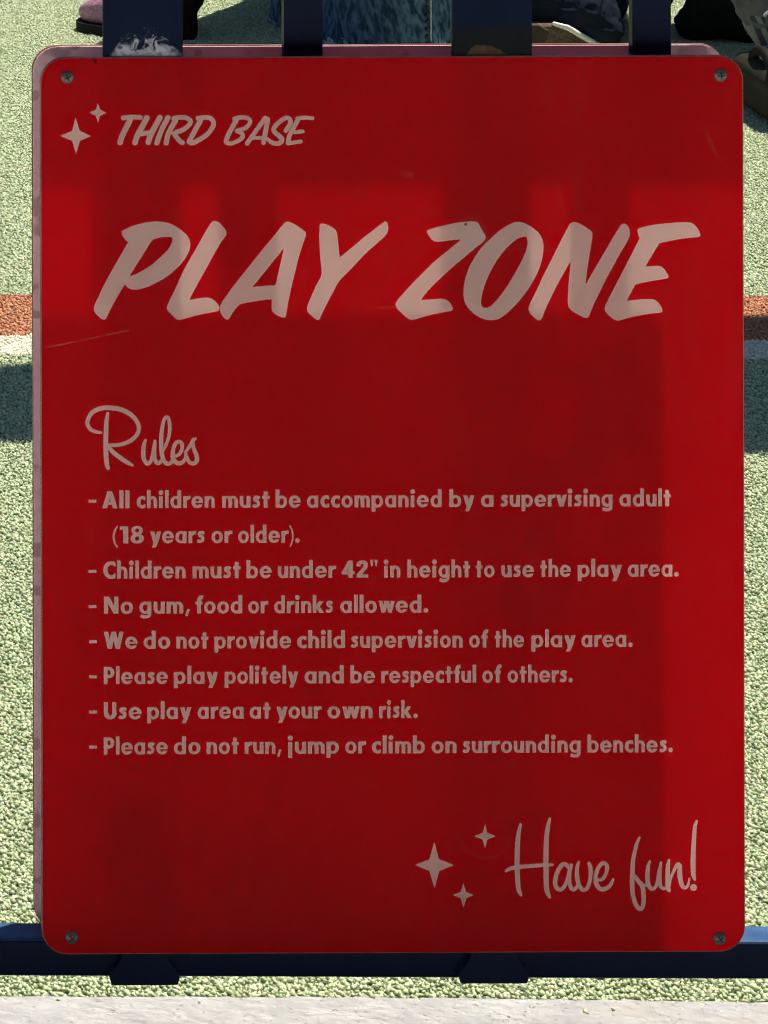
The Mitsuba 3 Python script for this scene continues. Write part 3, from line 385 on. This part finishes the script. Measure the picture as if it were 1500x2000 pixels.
edge = ragged([(-6, .180), (-.3, .101), (.015, .0955), (.327, .084), (6, -.10)], .008, .0030, 5)
slab = Polygon(np.vstack([edge, [(6, -.14), (-6, -.14)]]))
v, f = sheet_z(slab, .002)
side = np.vstack([np.c_[edge, np.full(len(edge), .002)], np.c_[edge, np.full(len(edge), -.05)]])
n = len(edge)
q = np.array([[i + 1, i, n + i] for i in range(n - 1)] + [[i + 1, n + i, n + i + 1] for i in range(n - 1)])
put("pavement", (np.vstack([v, side]), np.vstack([f, q + len(v)])), "concrete", kind="structure", label="pale worn concrete edging strip under the barrier")
put("walkway", sheet_z(Polygon([(-60, -80), (60, -80), (60, -.142), (-60, -.142)]), .000), "walkway_concrete", kind="structure", label="pale concrete walkway in front of the barrier")

# the crumbs of rubber that the surface is made of, as far as they can be told apart
rng = np.random.default_rng(4)
OCT = np.array([[1, 0, 0], [-1, 0, 0], [0, 1, 0], [0, -1, 0], [0, 0, 1], [0, 0, -1.0]])
OCF = np.array([[0, 2, 4], [2, 1, 4], [1, 3, 4], [3, 0, 4], [2, 0, 5], [1, 2, 5], [3, 1, 5], [0, 3, 5]])
STEP = .0047
gx, gy = np.meshgrid(np.arange(-.62, 1.95, STEP), np.arange(.075, 4.45, STEP * .90), indexing="ij")
gx = gx + (np.arange(gx.shape[1]) % 2) * STEP / 2
keep = (gx > -.44 + .13 * gy) & (gx < .40 + .345 * gy)
c = np.stack([gx[keep], gy[keep]], 1)
c += rng.uniform(-.0020, .0020, c.shape)
edge_y = lambda x: np.interp(x, edge[:, 0], edge[:, 1])
c = c[c[:, 1] > edge_y(c[:, 0]) + .0012]
stray = np.stack([rng.uniform(-.6, .6, 34), rng.exponential(.010, 34)], 1)
stray[:, 1] = edge_y(stray[:, 0]) - stray[:, 1]
c = np.vstack([c, stray])
line = lambda q: np.interp(c[:, 0], q[:, 0], q[:, 1])
zone = np.where((c[:, 1] > line(near)) & (c[:, 1] < line(mid)), 2, np.where((c[:, 1] >= line(mid)) & (c[:, 1] < line(far)), 1, 0))
def crumbs(name, c, low, high, label, z0):
    n = len(c)
    size = np.stack([rng.uniform(.0027, .0047, n), rng.uniform(.0018, .0028, n), rng.uniform(.0018, .0026, n)], 1)
    w = OCT[None] * size[:, None] * rng.uniform(.75, 1.3, (n, 6, 1)) + rng.uniform(-.0005, .0005, (n, 6, 3))
    a, t = rng.uniform(0, 2 * math.pi, n), rng.uniform(-.55, .55, n)
    ca, sa, ct, st = (q[:, None] for q in (np.cos(a), np.sin(a), np.cos(t), np.sin(t)))
    x, z = w[..., 0] * ct - w[..., 2] * st, w[..., 0] * st + w[..., 2] * ct
    w = np.stack([x * ca - w[..., 1] * sa, x * sa + w[..., 1] * ca, z], -1)
    w += np.concatenate([c, z0 + rng.uniform(-.0010, .0016, (n, 1))], 1)[:, None]
    k = np.clip(rng.beta(1.6, 1.5, n), 0, 1)[:, None]
    col = np.array(low) * (1 - k) + np.array(high) * k
    col *= rng.uniform(.92, 1.06, (n, 3))
    f = (OCF[None] + 6 * np.arange(n)[:, None, None]).reshape(-1, 3)
    scene[name] = ply((w.reshape(-1, 3), f), "rubber_crumb", smooth=True, color=np.repeat(np.clip(col, 0, .95), 6, 0))
    labels[name] = {"kind": "stuff", "label": label, "category": "rubber crumbs"}
crumbs("green_crumbs", c[zone == 0], (.33, .42, .235), (.70, .79, .55), "pale green rubber crumbs bonded into the playground surface", .0006)
crumbs("orange_crumbs", c[zone == 1], (.40, .150, .078), (.74, .40, .225), "orange rubber crumbs of the stripe", .0010)
crumbs("white_crumbs", c[zone == 2], (.78, .75, .60), (.95, .94, .85), "white rubber crumbs of the line", .0012)

# ---------------------------------------------------------------- barrier
fence = thing("barrier_fence", "navy painted steel slat barrier that carries the red sign", "barrier")
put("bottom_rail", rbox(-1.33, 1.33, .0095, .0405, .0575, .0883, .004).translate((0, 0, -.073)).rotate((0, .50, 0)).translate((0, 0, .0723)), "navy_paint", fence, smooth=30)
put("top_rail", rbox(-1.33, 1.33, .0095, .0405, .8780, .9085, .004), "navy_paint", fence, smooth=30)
for i in range(-4, 6):
    x = -.1973 + .2783 * i
    if i < 5 and abs(x) < 1.28:
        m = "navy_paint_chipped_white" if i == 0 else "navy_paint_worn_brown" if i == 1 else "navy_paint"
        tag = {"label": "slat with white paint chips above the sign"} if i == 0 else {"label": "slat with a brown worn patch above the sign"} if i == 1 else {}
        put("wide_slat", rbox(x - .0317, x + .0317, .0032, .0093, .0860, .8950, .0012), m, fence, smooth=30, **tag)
        x -= .0005
        c = Polygon([(x - .0262, .0560), (x + .0262, .0560), (x + .0275, .0600), (x + .0277, .0640), (x + .0235, .0690), (x + .0187, .0760), (x + .0182, .0856), (x - .0182, .0856), (x - .0187, .0760), (x - .0235, .0690), (x - .0277, .0640), (x - .0275, .0600)]).buffer(.0015).buffer(-.003).buffer(.0015)
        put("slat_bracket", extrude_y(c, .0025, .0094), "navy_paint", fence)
    x = -.0640 + .2802 * i
    if abs(x) < 1.28:
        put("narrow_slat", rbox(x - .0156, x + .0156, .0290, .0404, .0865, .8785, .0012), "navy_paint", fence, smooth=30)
for s in (-1, 1):
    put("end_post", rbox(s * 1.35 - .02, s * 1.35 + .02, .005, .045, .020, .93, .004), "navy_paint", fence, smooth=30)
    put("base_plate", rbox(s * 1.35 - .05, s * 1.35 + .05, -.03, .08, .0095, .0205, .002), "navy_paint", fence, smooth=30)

# ---------------------------------------------------------------- the red sign
CZ = .438                                              # height of its centre
def plate(w, h, r, d=0.0):
    return box(-w / 2 + r, CZ - h / 2 + r, w / 2 - r, CZ + h / 2 - r).buffer(r - d, 24)

sign = thing("rules_sign", "red rules sign reading THIRD BASE PLAY ZONE with pale lettering", "sign")
G = glyph_set()
up = lambda s: affinity.translate(s, 0, CZ)
prints = []
def print_on(name, shape, text=None):
    shape = up(shape).simplify(4e-5)
    prints.append(shape)
    put(name, sheet_y(shape, 0.0), "white_sign_print", sign, **({"label": text} if text else {}))

for k, name in (("s0", "star"), ("s1", "star"), ("s2", "star"), ("s3", "star"), ("s4", "star")):
    print_on(name, Polygon(np.array(TRACE["K"][k]) * 1e-4))
print_on("small_heading", union_all([brush(TRACE["S"]["third"]), brush(TRACE["S"]["base"], wide=.94)]), "words THIRD BASE in slanted brush capitals")
letters = []
for k in "PLAYZONE":
    s = outline(TRACE["T"][k][0])
    for h in TRACE["T"][k][1:]:
        s = s.difference(outline(h))
    letters.append(s.difference(union_all([a.buffer(3e-5) for a in letters])) if letters else s)
for k, s in zip("PLAYZONE", letters):
    print_on("title_letter", s, f"capital {k} of the large slanted title PLAY ZONE")
print_on("script_heading", brush(TRACE["S"]["rules"]), "word Rules in thin script")
for y, words in TRACE["L"]:
    line = [set_word(w, a * 1e-4, b * 1e-4, y * 1e-4, 33.7 / 2459, G) for w, a, b in words]
    if words[0][0] != "(18":
        x, z = TRACE["D"].pop(0)
        line.append(box(x * 1e-4, z * 1e-4 - .0012, x * 1e-4 + .0062, z * 1e-4 + .0012))
    print_on("rule_line", union_all(line), "rule reading " + " ".join(w for w, _, _ in words).replace('"', " inches"))
print_on("script_farewell", union_all([brush(TRACE["S"]["have"]), brush(TRACE["S"]["fun"])]), "words Have fun! in thin script")

W_, H_, R_, BEV = .560, .713, .0205, .0009
face = plate(W_, H_, R_, BEV)
film_shape = face.difference(union_all(prints))
put("face_sheet", sheet_y(film_shape, 0.0), "red_sign_film", sign)
put("backing", sheet_y(plate(W_, H_, R_, .0002), .0018), "white_backing", sign)
a, b = np.array(plate(W_, H_, R_, BEV).exterior.coords)[:-1], np.array(plate(W_, H_, R_).exterior.coords)[:-1]
n = len(a)
rings = [np.c_[a[:, 0], np.full(n, 1e-5), a[:, 1]], np.c_[b[:, 0], np.full(n, .0009), b[:, 1]], np.c_[b[:, 0], np.full(n, .0030), b[:, 1]]]
i, j = np.arange(n), (np.arange(n) + 1) % n
quads = np.vstack([np.stack([k * n + i, k * n + j, (k + 1) * n + j, (k + 1) * n + i], 1) for k in (0, 1)])
put("rim", (np.vstack(rings), quads), "panel_rim", sign)
for nm, (x, z, turn) in {"top left": (-.2585, .3408, 25), "top right": (.2616, .3408, 5), "bottom left": (-.2563, -.3427, 40), "bottom right": (.2593, -.3457, 35)}.items():
    prof = np.array([[0, .0030], [.0016, .00285], [.0032, .0023], [.0045, .0013], [.0052, .0005], [.0053, 0], [0, 0]])
    head = trimesh.creation.revolve(prof, sections=40)
    head = m3.Manifold(m3.Mesh(np.array(head.vertices, np.float32), np.array(head.faces, np.uint32)))
    cut = m3.Manifold.cube((.0056, .0010, .0030), True) + m3.Manifold.cube((.0010, .0056, .0030), True)
    head = head - cut.rotate((0, 0, turn)).translate((0, 0, .0030))
    m = head.to_mesh()
    v = np.array(m.vert_properties[:, :3])
    v = np.stack([v[:, 0] + x, -v[:, 2] - .0002, v[:, 1] + z + CZ], 1)
    key = put("screw", trimesh.Trimesh(v, m.tri_verts, process=False), "screw_steel", sign, smooth=35)
    c = cut.rotate((0, 0, turn)).scale((.92, .92, .1)).to_mesh()
    v = np.array(c.vert_properties[:, :3])
    v = np.stack([v[:, 0] + x, -v[:, 2] - .00168, v[:, 1] + z + CZ], 1)
    put("recess", trimesh.Trimesh(v, c.tri_verts, process=False), "screw_dark", key)

back = thing("rear_sign_panel", "pale grimy back panel behind the red sign, seen along its top and left edge", "sign panel")
put("panel", extrude_y(plate(W_, H_, R_, .0006), .0432, .0482), "grimy_pale_panel", back)
aa = plate(W_, H_, R_).difference(plate(W_, H_, R_, .0006))
put("red_edge", extrude_y(aa, .0452, .0484), "panel_rim", back)

# ---------------------------------------------------------------- people beyond the barrier
def shoe(heel, toe, w=.042, h=.055, parent=None, upper="mauve_felt", sole="black_rubber", sole_h=.020, tilt=None):
    """a shoe from heel to toe on the ground: upper and sole"""
    heel, toe = np.array(heel, float), np.array(toe, float)
    L = np.linalg.norm(toe - heel)
    st = [(0.06, .80, .95), (.25, .78, 1.15), (.45, .86, .88), (.68, 1.0, .66), (.88, .82, .52), (.96, .52, .40)]
    up_, so = [], []
    for t, ww, hh in st:
        r = w * ww * .5
        for s in (-1, 1):
            up_.append(m3.Manifold.sphere(.5, 14).scale((.05, 2 * r * .62, 2 * h * hh * .55)).translate((t * L, s * r * .42, sole_h + h * hh * .42)))
            so.append(m3.Manifold.cylinder(sole_h, r * 1.02, r * 1.02, 20).translate((t * L * .985 + .004, s * r * .3, 0)))
    u = m3.Manifold.batch_boolean([m3.Manifold.batch_hull(up_[i:i + 4]) for i in range(0, len(up_) - 2, 2)], m3.OpType.Add) ^ m3.Manifold.cube((.6, .4, .4)).translate((-.1, -.2, sole_h * .6))
    u = u.refine_to_length(.008).to_mesh()
    u = trimesh.Trimesh(u.vert_properties[:, :3], u.tri_verts, process=True)
    trimesh.smoothing.filter_taubin(u, iterations=10)
    s = m3.Manifold.batch_boolean([m3.Manifold.batch_hull(so[i:i + 4]) for i in range(0, len(so) - 2, 2)], m3.OpType.Add).to_mesh()
    s = trimesh.Trimesh(s.vert_properties[:, :3], s.tri_verts, process=True)
    a = math.atan2(toe[1] - heel[1], toe[0] - heel[0])
    M = trimesh.transformations.rotation_matrix(a, [0, 0, 1])
    if tilt is not None:
        M = M @ tilt
    M[:3, 3] = heel
    u.apply_transform(M); s.apply_transform(M)
    k = put("shoe", u, upper, parent, smooth=40)
    put("sole", s, sole, k, smooth=40)
    return k

V = lambda *a: np.array(a, float)
def hand(wrist, d, side, q=1.0):
    """palm, four fingers of unequal length and a thumb, slightly curled, along d"""
    d = d / np.linalg.norm(d)
    s = side / np.linalg.norm(side)
    c = np.cross(d, s)
    out = [(V(0, 0, 0), d * .045 + s * .018, .019, .017), (V(0, 0, 0), d * .045 - s * .018, .019, .017)]
    for k, L in zip((-1.5, -.5, .5, 1.5), (.062, .074, .080, .070)):
        a = d * .07 + s * .014 * k
        b = a + d * L * .5 + c * .008
        e = b + d * L * .42 + c * .024
        out += [(d * .04 + s * .010 * k, a, .012, .0088), (a, b, .0088, .0080), (b, e, .0080, .0068)]
    t0 = d * .02 + s * .024
    t1 = t0 + d * .03 + s * .026
    out += [(d * .01, t0, .014, .0115), (t0, t1, .0115, .0098), (t1, t1 + d * .026 + c * .010, .0098, .0082)]
    return [(wrist + a * q, wrist + b * q, ra * q, rb * q) for a, b, ra, rb in out]

def head_on(neck, face, parent, hair="hair_brown", scale=1.0):
    """head with eyes, nose, mouth, ears and hair on top of the neck; face = where it looks"""
    f = face / np.linalg.norm(face)
    s = np.cross(f, [0, 0, 1.0])
    s /= np.linalg.norm(s)
    u = np.cross(s, f)
    c = V(0, 0, .125) + f * .015
    at = lambda bones: [(neck + a * scale, neck + b * scale, ra * scale, rb * scale) for a, b, ra, rb in bones]
    hd = [(c + u * .035 - f * .015, c + u * .03 + f * .02, .078, .074), (c - u * .04 + f * .03, c - u * .065 + f * .048, .055, .036), (V(0, 0, -.03), c - u * .04, .052, .05)]
    hd += [(c + f * .088 + u * .01, c + f * .106 - u * .018, .008, .012)] + [(c + s * k * .076 - u * .005, c + s * k * .080 - u * .03, .014, .010) for k in (-1, 1)]
    put("hair", limbs(at([(c + u * .055 - f * .03, c + u * .05 + f * .022, .078, .066), (c + u * .02 - f * .05, c - u * .06 - f * .055, .066, .05)]), .012, 4, .004, 40), hair, parent, smooth=True)
    for k in (-1, 1):
        put("eye", trimesh.creation.icosphere(2, .011 * scale).apply_translation(neck + (c + s * k * .033 + f * .083 + u * .022) * scale), "black_rubber", parent, smooth=True)
    put("mouth", limbs(at([(c - s * .02 + f * .084 - u * .046, c + s * .02 + f * .084 - u * .046, .006, .006)]), .004, 1), "lip", parent, smooth=True)
    return at(hd)

def person(label, hips, knees, ankles, chest, elbows, wrists, face, trousers, top, hem=.06, thigh=.085, knee_r=.062, wrinkle=.012, hand_dir=None, fine=.022, scale=1.0):
    k = thing("person", label, "person")
    hips, knees, ankles = [V(*h) for h in hips], [V(*h) for h in knees], [V(*h) for h in ankles]
    elbows, wrists, chest = [V(*h) for h in elbows], [V(*h) for h in wrists], V(*chest)
    mid = (hips[0] + hips[1]) / 2
    spine = chest - mid
    spine /= np.linalg.norm(spine)
    across = hips[1] - hips[0]
    across /= np.linalg.norm(across)
    sh = [chest + (spine * .12 - across * .165) * scale, chest + (spine * .12 + across * .165) * scale]
    neck = chest + spine * .22 * scale
    skin = head_on(neck, V(*face), k, scale=min(1.0, scale * 1.45))
    q = scale
    skin += [(chest, neck, .06 * q, .05 * q)]
    for s, e, w in zip(sh, elbows, wrists):
        d = (w - e) if hand_dir is None else V(*hand_dir)
        skin += [(s, e, .045 * q, .036 * q), (e, w, .036 * q, .024 * q)] + hand(w, d, across, q)
        skin += [(chest, s, .05 * q, .045 * q)]
    for h, n_, a in zip(hips, knees, ankles):
        skin += [(mid, h, .06 * q, .06 * q), (h, n_, .06 * q, .045 * q), (n_, a, .045 * q, .032 * q), (chest, mid, .07 * q, .07 * q)]
    put("body", limbs(skin, .012 * max(q, .6), 6), "skin", k, smooth=True)
    tr = [(hips[0], hips[1], .115 * q, .115 * q), (mid + (spine * .10 - across * .06) * q, mid + (spine * .10 + across * .06) * q, .10 * q, .10 * q)]
    for h, n_, a in zip(hips, knees, ankles):
        tr += [(h, n_, thigh, knee_r), (n_, a, knee_r, hem)]
    put("trousers", limbs(tr, fine, 6, wrinkle, 14, 5), trousers, k, smooth=True)
    lo, x_ = mid + spine * .12 * q, across * q
    tp = [(lo - x_ * .07, lo + x_ * .07, .118 * q, .118 * q), (lo - x_ * .05, chest - x_ * .07, .12 * q, .12 * q), (lo + x_ * .05, chest + x_ * .07, .12 * q, .12 * q), (sh[0], sh[1], .075 * q, .075 * q), (chest - x_ * .07, chest + x_ * .07, .12 * q, .12 * q)]
    for s, e, w in zip(sh, elbows, wrists):
        tp += [(s, e, .068 * q, .056 * q), (e, e + (w - e) * .9, .056 * q, .044 * q)]
    put("top", limbs(tp, .025, 6, .010 * q, 12, 9), top, k, smooth=True)
    return k

# a small child sitting on the ground, one foot stretched out to the left: mauve shoe, dark brown trousers
p1 = person("small child in mauve felt shoe and brownish black trousers behind the first wide slat",
            [(.86, 4.36, .085), (.96, 4.40, .085)], [(.68, 4.08, .250), (.88, 4.20, .220)], [(.550, 3.985, .070), (.92, 4.12, .06)], (.95, 4.41, .27),
            [(.86, 4.30, .24), (1.03, 4.38, .24)], [(.84, 4.22, .26), (.95, 4.25, .26)], (-1, -.4, -.1), "brown_black_cloth", "cream_cloth", .044, .058, .050, .004, scale=.52)
put("trouser_hem", limbs([(V(.540, 3.968, .036), V(.556, 3.975, .085), .034, .045), (V(.556, 3.975, .085), V(.580, 3.99, .16), .045, .050), (V(.556, 3.962, .012), V(.545, 3.968, .05), .028, .038)], .008, 4, .003, 40), "brown_black_cloth", p1, smooth=True)
shoe((.552, 3.977, 0), (.392, 4.046, 0), .096, .094, p1)
shoe((.955, 4.085, 0), (.83, 4.15, 0), .086, .068, p1)

# a person in wide jeans standing side on
p2 = person("person in wide faded blue jeans with frayed hems standing behind the sign",
            [(.90, 3.91, .88), (.86, 4.10, .88)], [(.925, 3.905, .47), (.885, 4.08, .47)], [(.930, 3.90, .120), (.872, 4.09, .118)], (.90, 4.0, 1.22),
            [(.96, 3.80, 1.08), (.92, 4.22, 1.08)], [(1.06, 3.82, .92), (1.03, 4.2, .92)], (1, .1, -.3), "denim", "cream_cloth", .118, .125, .118, .010)
shoe((.85, 3.90, 0), (1.08, 3.92, 0), .085, .05, p2, "tan_canvas", "white_rubber")
shoe((.80, 4.10, 0), (1.03, 4.10, 0), .085, .05, p2, "tan_canvas", "white_rubber")
for (cx, cy, s) in ((.930, 3.90, 1), (.872, 4.09, 2)):
    # open lower end of each wide leg, with its frayed edge
    th = np.linspace(0, 2 * math.pi, 97)[:-1]
    ring_ = []
    for z, r in ((.145, .119), (.10, .1225), (.06, .124), (.025, .125), (.008, .126)):
        wob = r + .0035 * np.sin(5 * th + s + z * 30) + .003 * np.sin(11 * th + z * 60)
        ring_.append(np.c_[cx + wob * np.cos(th), cy + wob * .9 * np.sin(th), np.full(96, z) + (.004 * np.sin(7 * th + s) if z < .02 else 0)])
    i, j = np.arange(96), (np.arange(96) + 1) % 96
    quads = np.vstack([np.stack([k * 96 + j, k * 96 + i, (k + 1) * 96 + i, (k + 1) * 96 + j], 1) for k in range(4)])
    leg = put("trouser_leg", trimesh.Trimesh(np.vstack(ring_), np.vstack([quads[:, [0, 1, 2]], quads[:, [0, 2, 3]]]), process=False), "denim", p2, smooth=True)
    fr = []
    for a in np.linspace(0, 2 * math.pi, 160, endpoint=False):
        r0 = .127
        p = V(cx + r0 * math.cos(a), cy + r0 * .9 * math.sin(a), .012)
        fr.append(trimesh.creation.cylinder(.0012, segment=[p, p + V(rng.uniform(-.006, .006), rng.uniform(-.006, .002), -.010)], sections=5))
    put("frayed_edge", trimesh.util.concatenate(fr), "denim_fray", leg)
    if s == 1:
        z = np.linspace(.01, .14, 30)
        a0 = math.radians(-67)
        for da, rr, m in ((.0, .0028, "denim_fray"), (-.065, .0040, "denim_seam")):
            pts = [V(cx + .1285 * math.cos(a0 + da), cy + .1285 * .9 * math.sin(a0 + da), q) for q in z]
            if m == "denim_fray":
                sm = [trimesh.creation.cylinder(rr * .55, segment=[u_, w_], sections=6) for u_, w_ in zip(pts[:-1], pts[1:])]
                put("side_seam", trimesh.util.concatenate(sm), m, leg)
            else:
                sm = [trimesh.creation.icosphere(1, rr).apply_translation(u_) for u_ in pts[::3]]
                put("seam_puckers", trimesh.util.concatenate(sm), m, leg)
        cuff = limbs([(V(.820, 3.865, .012), V(.850, 3.815, .004), .016, .010), (V(.822, 3.862, .030), V(.838, 3.83, .018), .010, .008)], .006, 3, .003, 60)
        put("turned_hem", cuff, "denim_fray", leg, smooth=True)

# a person kneeling with the sole of one shoe towards us
p3 = person("person kneeling in navy trousers with the brown sole of a white edged shoe showing",
            [(1.22, 4.06, .34), (1.42, 4.06, .34)], [(1.22, 4.30, .075), (1.42, 4.30, .075)], [(1.225, 3.93, .070), (1.33, 3.95, .070)], (1.32, 4.12, .66),
            [(1.12, 4.28, .58), (1.52, 4.28, .58)], [(1.2, 4.5, .5), (1.44, 4.5, .5)], (0, 1, -.5), "navy_cloth", "black_cloth", .062, .10, .075, .010)
put("trouser_hem", limbs([(V(1.20, 3.95, .070), V(1.305, 3.885, .055), .050, .048), (V(1.305, 3.885, .055), V(1.315, 3.86, .035), .055, .040), (V(1.24, 4.0, .09), V(1.30, 3.93, .075), .06, .055)], .007, 3, .007, 42, 4), "navy_cloth", p3, smooth=True)
put("jacket_hem", limbs([(V(1.27, 3.99, .155), V(1.36, 3.97, .125), .04, .026), (V(1.10, 4.06, .16), V(1.27, 3.99, .155), .05, .04)], .012, 4, .006, 30), "black_cloth", p3, smooth=True)
def slab_shape(pts, r, y0, y1):
    c = [m3.Manifold.sphere(r, 14).translate((x, y, z)) for x, z in pts for y in (y0, y1)]
    return m3.Manifold.batch_hull(c)
k = put("shoe", slab_shape([(1.195, .040), (1.232, .041), (1.290, .012), (1.195, .01)], .006, 3.850, 3.93), "tan_canvas", p3, smooth=40)
put("sole", slab_shape([(1.146, .010), (1.148, .034), (1.166, .046), (1.190, .045), (1.206, .036), (1.192, .008)], .004, 3.838, 3.848), "brown_rubber", k, smooth=40)
put("white_edge", limbs([(V(1.222, 3.846, .0485), V(1.246, 3.842, .042), .004, .0052), (V(1.246, 3.842, .042), V(1.312, 3.832, .004), .0052, .006)], .004, 2), "white_rubber", k, smooth=True)

# a crouching person at the right, reaching down to a bag
p4 = person("person crouching in black trousers and grey jacket with a ribbed cuff at the right edge",
            [(1.60, 4.02, .30), (1.80, 4.02, .30)], [(1.52, 3.96, .42), (1.84, 3.68, .44)], [(1.60, 3.96, .075), (1.86, 3.90, .08)], (1.74, 3.86, .62),
            [(1.485, 3.60, .40), (1.90, 3.50, .38)], [(1.505, 3.42, .160), (1.78, 3.34, .20)], (-.3, -1, -.6), "black_cloth", "grey_knit", .06, .09, .07, .008)
put("boot", limbs([(V(1.50, 3.93, .030), V(1.63, 3.90, .045), .030, .045), (V(1.50, 3.93, .03), V(1.555, 3.915, .085), .028, .050), (V(1.555, 3.915, .085), V(1.60, 3.94, .15), .055, .07), (V(1.63, 3.90, .045), V(1.64, 3.93, .12), .045, .07)], .012, 4, .006, 30), "black_cloth", p4, smooth=True)
put("strap", limbs([(V(1.455, 3.905, .075), V(1.475, 3.91, .100), .003, .003), (V(1.475, 3.91, .100), V(1.50, 3.92, .125), .003, .003), (V(1.445, 3.90, .055), V(1.455, 3.905, .075), .003, .003)], .004, 1), "black_rubber", p4, smooth=True)

put("loose_sleeve", limbs([(V(1.470, 3.55, .34), V(1.482, 3.45, .205), .085, .076), (V(1.482, 3.45, .205), V(1.490, 3.42, .155), .076, .066)], .007, 4, .010, 34, 8), "grey_knit", p4, smooth=True, label="bunched grey jacket sleeve")
put("ribbed_cuff", limbs([(V(1.487, 3.42, .150), V(1.498, 3.40, .105), .060, .048)], .006, 3, .002, 60), "rib_knit", p4, smooth=True, label="ribbed grey cuff")
put("pale_patch", limbs([(V(1.462, 3.357, .178), V(1.507, 3.345, .182), .008, .012), (V(1.507, 3.345, .182), V(1.54, 3.35, .172), .012, .008), (V(1.447, 3.362, .160), V(1.464, 3.357, .178), .003, .005)], .005, 2, .003, 60), "pale_patch", p4, smooth=True, label="white patch on the grey sleeve")
put("glove", limbs([(V(1.50, 3.385, .095), V(1.495, 3.35, .080), .036, .026), (V(1.48, 3.36, .085), V(1.468, 3.33, .074), .014, .010)], .007, 4, .002, 40), "black_cloth", p4, smooth=True)

bag = thing("carry_bag", "olive grey bag with blue top flap standing on the ground beside the grey cuff", "bag")
BX = .052
corner = [m3.Manifold.sphere(r, 24).translate(c) for c, r in (((1.383, 3.20, .052), .040), ((1.383, 3.36, .052), .040), ((1.64, 3.20, .052), .040), ((1.64, 3.36, .052), .040), ((1.368, 3.20, .100), .030), ((1.368, 3.36, .100), .030), ((1.64, 3.20, .105), .03), ((1.64, 3.36, .105), .03))]
bm = m3.Manifold.batch_hull(corner).translate((BX, 0, -.012)).scale((1, 1, .82)).refine_to_length(.012).to_mesh()
bm = trimesh.Trimesh(bm.vert_properties[:, :3], bm.tri_verts, process=True)
bm.vertices = np.array(bm.vertices) + np.array(bm.vertex_normals) * (.0025 * (meshkit.fbm(np.array(bm.vertices) * 25, 3, 2) - .5))[:, None]
put("body", bm, "olive_canvas", bag, smooth=True)
fl = m3.Manifold.batch_hull([m3.Manifold.sphere(.016, 20).translate(c) for c in ((1.372, 3.185, .108), (1.372, 3.375, .108), (1.64, 3.185, .115), (1.64, 3.375, .115), (1.40, 3.22, .128), (1.40, 3.35, .128), (1.62, 3.22, .134), (1.62, 3.35, .134))]).translate((BX, 0, -.006)).scale((1, 1, .80))
put("top_flap", fl, "blue_nylon", bag, smooth=40)
arc = [V(1.362 + BX, 3.28 - .045 * math.cos(t), .088 + .026 * math.sin(t)) for t in np.linspace(0, math.pi, 13)]
put("handle", limbs([(a_, b_, .009, .009) for a_, b_ in zip(arc[:-1], arc[1:])], .006, 2), "black_rubber", bag, smooth=True)
put("side_binding", limbs([(V(1.352 + BX, 3.20, .105), V(1.350 + BX, 3.205, .055), .009, .010), (V(1.350 + BX, 3.205, .055), V(1.372 + BX, 3.19, .010), .010, .009)], .006, 2), "black_rubber", bag, smooth=True)
put("strap_end", limbs([(V(1.36 + BX, 3.36, .05), V(1.335 + BX, 3.40, .018), .016, .015), (V(1.335 + BX, 3.40, .018), V(1.31 + BX, 3.43, .012), .015, .010)], .007, 3, .002, 50), "black_cloth", bag, smooth=True)

# ---------------------------------------------------------------- outside the picture: the sail, and a wall added to darken reflections
SH = 2.0                                               # a shade sail whose pointed corner throws the dark band on the playground
off = V(SUN[0], SUN[1]) / SUN[2] * SH
tri = np.array([(-1.28, 1.615), (3.2, 2.535), (3.2, 1.345)]) + off
top = np.c_[tri, np.full(3, SH)]
sail = thing("shade_sail", "dark blue triangular shade sail stretched over the playground", "shade sail")
put("fabric", (np.vstack([top, top - [0, 0, .003]]), np.array([[0, 2, 1], [3, 4, 5], [0, 1, 4], [0, 4, 3], [1, 2, 5], [1, 5, 4], [2, 0, 3], [2, 3, 5]])), "sail_cloth", sail)
for x, y, _ in top[1:]:
    put("post", trimesh.creation.cylinder(.05, segment=[(x + .06, y, 0), (x + .06, y, SH + .2)], sections=24), "grey_steel", sail, smooth=30)
put("stay", trimesh.creation.cylinder(.006, segment=[tuple(top[0]), (top[0, 0] - 2.2, top[0, 1] - .4, SH + .3)], sections=8), "grey_steel", sail)
put("mast", trimesh.creation.cylinder(.05, segment=[(top[0, 0] - 2.2, top[0, 1] - .4, 0), (top[0, 0] - 2.2, top[0, 1] - .4, SH + .5)], sections=24), "grey_steel", sail, smooth=30)

added_wall = thing("added_reflection_wall", "dark grey wall added behind the viewer to darken the sign reflection", "building")  # unseen wall, added to darken what the glossy sign mirrors
put("wall", trimesh.creation.box((44, .4, 9)).apply_translation((0, -11.2, 4.5)), "added_wall_grey", added_wall)
for i in range(-4, 5):
    put("pier", rbox(i * 4.5 - .35, i * 4.5 + .35, -11.0, -10.5, 0, 8.5, .02), "added_wall_grey", added_wall, smooth=30)
    put("doorway", trimesh.creation.box((2.4, .05, 2.8)).apply_translation((i * 4.5 + 2.25, -10.98, 1.41)), "dark_opening", added_wall)
